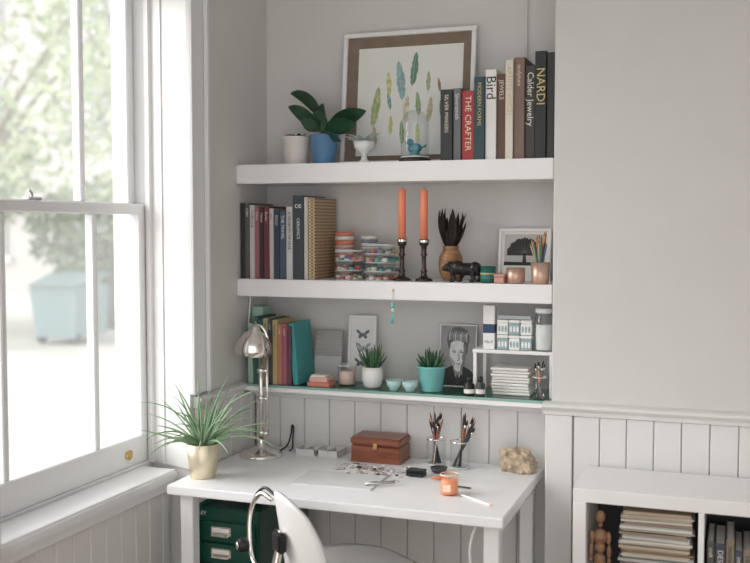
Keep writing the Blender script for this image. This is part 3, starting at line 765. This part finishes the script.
b.box(c[0]-.012, c[0]+.012, c[1]-.0295, c[1]-.0288, c[2]+.014, c[2]+.036, mat('label_peach', (.9, .66, .5), .6)); b.tube([(c[0], c[1], c[2]+.044), (c[0], c[1], c[2]+.054)], .001, M_ink, 5); b.done(False)
b = B('crystal_geode'); M_rock = mat('rock_sand', (.46, .36, .26), .7, var=.45, scale=35, bump=1., bscale=90)
t = bmesh.new(); bmesh.ops.create_icosphere(t, subdivisions=4, radius=1)
for v in t.verts:
    q = v.co.copy(); f = 1+.26*noise.noise(q*1.7)+.20*noise.noise(q*4.5)+.10*noise.noise(q*11)
    v.co = Vector((q.x*.064*f, q.y*.042*f, max(-.028, (q.z-.25*q.x)*.052*f)))
bmesh.ops.transform(t, matrix=T(-.668, 3.285, ZD+.028), verts=t.verts); b.merge(t, M_rock)
for k in range(12):
    a = random.uniform(-.7, .7); b.M = T(-.672+.045*math.sin(a*2), 3.262, ZD+.045+random.uniform(-.018, .018)) @ RX(R(50)) @ RY(random.uniform(-.6, .6))
    b.lathe((0, 0, 0), [(.005, 0), (.005, .010), (.0005, .017)], mat('quartz2', (.55, .44, .32), .15), 6, smooth=False)
b.done()
b = B('pencil'); pencil(b, (-.775, 2.925, ZD+.004), (-.655, 2.835, ZD+.004), .0038, M_white2, mat('coral_tip', (.8, .25, .12), .5)); b.done()
b = B('pencil'); pencil(b, (-.845, 3.02, ZD+.004), (-.76, 3.005, ZD+.004), .003, M_dark); b.done()

# ------------------------------------------------------------------ green drawer cabinet
b = B('metal_drawer_cabinet'); M_grn = mat('green_enamel', (.006, .060, .040), .3, var=.05); M_grd = mat('green_dark', (.003, .02, .014), .5)
x0, x1, y0, y1, zt = -1.684, -1.420, 2.845, 3.24, .655
b.box(x0, x1, y0+.004, y1, .012, zt, M_grn, .004, 2)
b.box(x0+.02, x1-.02, y0+.02, y1-.02, 0, .012, M_black)
dh = .0715
for k in range(8):
    z1 = zt-.045-k*dh; z0 = z1-dh+.006
    b.box(x0+.012, x1-.012, y0-.008, y0+.006, z0, z1, M_grn, .003, 2)
    b.box(x0+.008, x1-.008, y0+.001, y0+.005, z0-.004, z0, M_grd)
    xc = (x0+x1)/2; zc = (z0+z1)/2
    b.box(xc-.036, xc+.036, y0-.012, y0-.007, zc-.014, zc+.018, M_chrome, .003)
    b.box(xc-.030, xc+.030, y0-.0128, y0-.0115, zc+.001, zc+.014, M_paper)
    b.box(xc-.032, xc+.032, y0-.024, y0-.012, zc-.014, zc-.006, M_chrome, .003)
b.text('BISLEY', .018, M_paper, FRT(x0+.02, y0+.0030, zt-.024))
b.done()

# ------------------------------------------------------------------ chair
b = B('desk_chair'); M_sh = mat('chair_shell', (.80, .79, .78), .35, var=.01)
CH = T(-1.19, 2.57, 0) @ RZ(R(46-90))
b.M = CH
def shell(fn, nu, nv, th, m):
    vs = []; fs = []
    for s2 in (0, 1):
        for i in range(nu+1):
            for j in range(nv+1):
                vs.append(fn(i/nu*2-1, j/nv*2-1, s2*th))
    N = (nu+1)*(nv+1)
    I = lambda i, j, s2: s2*N+i*(nv+1)+j
    for i in range(nu):
        for j in range(nv):
            fs.append([I(i, j, 0), I(i+1, j, 0), I(i+1, j+1, 0), I(i, j+1, 0)]); fs.append([I(i, j, 1), I(i, j+1, 1), I(i+1, j+1, 1), I(i+1, j, 1)])
    for i in range(nu):
        fs.append([I(i, 0, 0), I(i, 0, 1), I(i+1, 0, 1), I(i+1, 0, 0)]); fs.append([I(i, nv, 0), I(i+1, nv, 0), I(i+1, nv, 1), I(i, nv, 1)])
    for j in range(nv):
        fs.append([I(0, j, 0), I(0, j+1, 0), I(0, j+1, 1), I(0, j, 1)]); fs.append([I(nu, j, 0), I(nu, j, 1), I(nu, j+1, 1), I(nu, j+1, 0)])
    b.add(vs, fs, m, True)
def sq(u, v): return u*math.sqrt(1-v*v*.45), v*math.sqrt(1-u*u*.45)
def fback(u, v, t):
    a, c = sq(u, v); return (a*.155, .05*(a*a)+t-.03*c, .620+c*.190)
shell(fback, 20, 20, .012, M_sh)
def fseat(u, v, t):
    a, c = sq(u, v); return (a*.205, .240+c*.195, .545+.02*a*a+.012*c*c*(1 if c < 0 else -1)-t)
shell(fseat, 20, 20, .016, M_sh)
b.curve([(0, .22, .515), (0, .05, .475), (0, -.035, .475), (0, -.050, .54), (0, -.030, .64), (0, -.018, .70)], .012, M_chrome, 10)
b.curve([(-.10, -.012, .765), (-.145, -.03, .775), (-.170, -.05, .73), (-.165, -.06, .66), (-.13, -.06, .58), (0, -.05, .54)], .007, M_chrome, 10)
b.curve([(-.10, -.004, .780), (-.14, -.02, .792), (-.175, -.035, .76), (-.185, -.045, .70)], .005, M_black, 8)
b.box(-.030, .030, -.040, -.015, .64, .70, M_black, .006, 2)
b.M = CH @ T(-.165, -.065, .62) @ RX(R(90)); b.cyl((0, 0, 0), .020, .03, M_black, 20); b.cyl((0, 0, .03), .012, .006, M_chrome, 16)
b.M = CH
b.lathe((0, .24, .12), [(.03, 0), (.03, .20), (.02, .21), (.018, .385)], M_chrome, 20, True, True); b.box(-.09, .09, .14, .34, .500, .526, M_black, .006)
for k in range(5):
    a = k*2*math.pi/5+.3; p = (.27*math.cos(a), .24+.27*math.sin(a))
    b.tube([(0, .24, .13), (p[0]*.5, .24+(p[1]-.24)*.5, .115), (p[0], p[1], .07)], [.022, .018, .012], M_chrome, 10)
    b.M = CH @ T(p[0], p[1], .03) @ RZ(a) @ RX(R(90)); b.cyl((0, 0, -.012), .03, .024, M_black, 20, .004)
    b.M = CH; b.tube([(p[0], p[1], .03), (p[0], p[1], .075)], .008, M_steel, 8)
b.done()

# ------------------------------------------------------------------ white bookcase on right
b = B('cube_bookcase')
bx0, bx1, by0, by1, bz = -.435, .30, 2.93, 3.225, .80
b.box(bx0, bx1, by0, by1, bz-.040, bz, M_white, .002); b.box(bx0, bx1, by0, by1, 0, .04, M_white, .002)
b.box(bx0, bx0+.038, by0, by1, .04, bz-.04, M_white, .002); b.box(bx1-.038, bx1, by0, by1, .04, bz-.04, M_white, .002)
xm = -.075
b.box(xm-.008, xm+.008, by0+.001, by1, .04, bz-.04, M_white, .001); b.box(bx0+.038, bx1-.038, by0+.001, by1, .388, .404, M_white, .001)
b.box(bx0+.03, bx1-.03, by1-.008, by1-.002, .04, bz-.04, M_dark)
b.done()
random.seed(5)
b = B('magazine_stack'); z = .404; k = 0
MC = [mat('mag_%d' % i, c, .5) for i, c in enumerate([(.66, .62, .54), (.42, .36, .28), (.7, .68, .64), (.30, .24, .18), (.50, .40, .29), (.45, .46, .44), (.62, .60, .56), (.30, .22, .17)])]
while z < .728:
    t = random.uniform(.0025, .011); q = random.uniform(-.007, .007); q2 = random.uniform(0, .025)
    b.M = T(-.203+q, 3.06+q2, z) @ RZ(random.uniform(-.05, .05))
    wv = random.choice([.102, .100, .095])
    b.box(-wv, wv, -.10, .10, 0.0002, t, MC[k % 8], .0006); z += t; k += random.choice([1, 2, 3])
b.done()
b = B('wooden_mannequin'); x, y, z = -.360, 2.970, .404; M_lw = woodmat('light_wood', (.24, .125, .07), (.34, .19, .11), (3, 3, 12), .4)
b.cyl((x, y, z), .030, .012, M_lw); b.tube([(x, y, z+.01), (x, y, z+.12)], .003, M_steel)
for (dx, zz, rx, rz) in [(0, .18, .018, .02), (0, .215, .015, .018), (0, .248, .021, .024), (0, .282, .007, .008), (0, .307, .014, .02), (-.012, .145, .010, .030), (.012, .145, .010, .030), (-.012, .088, .009, .030), (.012, .088, .009, .030), (-.012, .05, .010, .007), (.012, .05, .010, .007),
                         (-.024, .245, .008, .02), (.024, .245, .008, .02), (-.026, .205, .007, .022), (.026, .205, .007, .022), (-.026, .177, .006, .009), (.026, .177, .006, .009)]:
    b.ell((x+dx, y, z+zz), (rx, rx*.8, rz), M_lw, seg=14)
b.done()
b = B('bookcase_books'); x = -.060
while x < .22:
    w = random.uniform(.015, .03); c = random.choice([(.03, .03, .03), (.1, .09, .08), (.25, .2, .15), (.06, .07, .09), (.3, .28, .26), (.12, .05, .04)])
    book(b, x, x+w, 2.96, .2, .404, random.uniform(.25, .29), c, title=random.choice(['FASHION', 'DESIGN', 'interiors', 'craft']), tc=M_paper if sum(c) < .6 else M_ink); x += w
b.done()

# ------------------------------------------------------------------ outside
b = B('street_ground'); b.box(-45, -2.1, -10, 50, -.25, -.15, mat('pavement', (.43, .425, .40), .9, var=.08, scale=.6)); b.done()
M_ol = mat('foliage_light', (.43, .49, .33), .8, var=.3, scale=1.5); M_ol2 = mat('foliage_dark', (.27, .33, .22), .8, var=.3, scale=1.5)
M_bark = mat('bark', (.26, .24, .21), .9)
def tree(x, y, h, r, n, m, seed):
    random.seed(seed); b = B('street_tree')
    b.tube([(x, y, -.15), (x+.1, y, h*.3), (x, y+.1, h*.6)], [.16, .12, .07], M_bark, 10)
    for k in range(7):
        a = k*.9; b.tube([(x, y, h*.35+k*.1), (x+r*.4*math.cos(a), y+r*.4*math.sin(a), h*.6), (x+r*.8*math.cos(a), y+r*.8*math.sin(a), h*.8)], [.06, .04, .015], M_bark, 6)
    for k in range(n):
        d = Vector((random.gauss(0, 1), random.gauss(0, 1), random.gauss(0, 1))).normalized()*random.uniform(.3, 1)**.5
        p = Vector((x+d.x*r, y+d.y*r, h*.68+d.z*h*.40)); s = random.uniform(.05, .11)
        u = Vector((random.gauss(0, 1), random.gauss(0, 1), random.gauss(0, 1))).normalized()*s; v = u.orthogonal().normalized()*s
        b.add([p-u, p+v*.5, p+u, p-v*.5], [[0, 1, 2, 3]], m)
    b.done(False)
tree(-10.2, 11.3, 5.6, 2.4, 2600, M_ol, 1); tree(-7.4, 12.2, 6.0, 1.8, 1900, M_ol, 2); tree(-13.5, 14.0, 4.0, 2.0, 3000, M_ol2, 3); tree(-12.0, 12.6, 2.4, 1.1, 1800, M_ol2, 4); tree(-9.9, 14.2, 2.2, 1.3, 1800, M_ol2, 5)
b = B('recycling_bin'); M_tb = mat('bin_teal', (.22, .31, .32), .5); x, y = -9.25, 12.4
b.prism([(x-.34, y-.4, -.05), (x+.34, y-.4, -.05), (x+.40, y-.45, .70), (x-.40, y-.45, .70)], (0, .8, 0), M_tb)
b.prism([(x-.42, y-.5, .70), (x+.42, y-.5, .70), (x+.42, y+.1, .87), (x-.42, y+.1, .87)], (0, .4, 0), mat('bin_lid', (.18, .25, .26), .5))
for sx in (-.3, .3): b.ell((x+sx, y-.3, -.06), (.07, .1, .09), M_dark)
b.done()
b = B('street_facade'); b.box(-30, -2.5, 21, 22, -.15, 9, mat('stucco', (.46, .45, .43), .9))
for i in range(8):
    for j in range(3):
        xx = -28+i*3.1; zz = .8+j*2.8
        b.box(xx, xx+1.1, 20.96, 21.01, zz, zz+1.7, mat('far_glass', (.28, .30, .31), .3)); b.box(xx-.1, xx+1.2, 20.9, 21.0, zz-.15, zz, M_trimp); b.box(xx+.53, xx+.58, 20.94, 20.97, zz, zz+1.7, M_trimp)
b.done()

# ------------------------------------------------------------------ light, camera
w = bpy.data.worlds.new('sky'); sc.world = w; w.use_nodes = True
nt = w.node_tree; bg = nt.nodes['Background']
tc = nt.nodes.new('ShaderNodeTexCoord'); sp = nt.nodes.new('ShaderNodeSeparateXYZ'); cr = nt.nodes.new('ShaderNodeValToRGB')
cr.color_ramp.elements[0].position = 0.; cr.color_ramp.elements[0].color = (.885, .88, .87, 1)
cr.color_ramp.elements[1].position = .6; cr.color_ramp.elements[1].color = (1, 1, 1, 1)
nt.links.new(tc.outputs['Generated'], sp.inputs[0]); nt.links.new(sp.outputs['Z'], cr.inputs['Fac']); nt.links.new(cr.outputs['Color'], bg.inputs['Color'])
bg.inputs['Strength'].default_value = 1.9

sl = bpy.data.lights.new('overcast_sun', 'SUN'); sl.energy = 5.0; sl.angle = R(50); sl.color = (1, .99, .97)
so = bpy.data.objects.new('overcast_sun', sl); sc.collection.objects.link(so)
so.rotation_euler = Vector((1, .34, -.48)).to_track_quat('-Z', 'Y').to_euler(); so.location = (-6, 0, 6)

cd = bpy.data.cameras.new('camera'); cam = bpy.data.objects.new('camera', cd); sc.collection.objects.link(cam)
cam.location = (0, 0, 1.57); cam.rotation_euler = (R(90-3.18), 0, R(19.8)); cd.lens = 48; cd.sensor_width = 36; cd.clip_start = .05
cd.dof.use_dof = True; cd.dof.focus_distance = 3.35; cd.dof.aperture_fstop = 1.8
sc.camera = cam
sc.view_settings.view_transform = 'Standard'
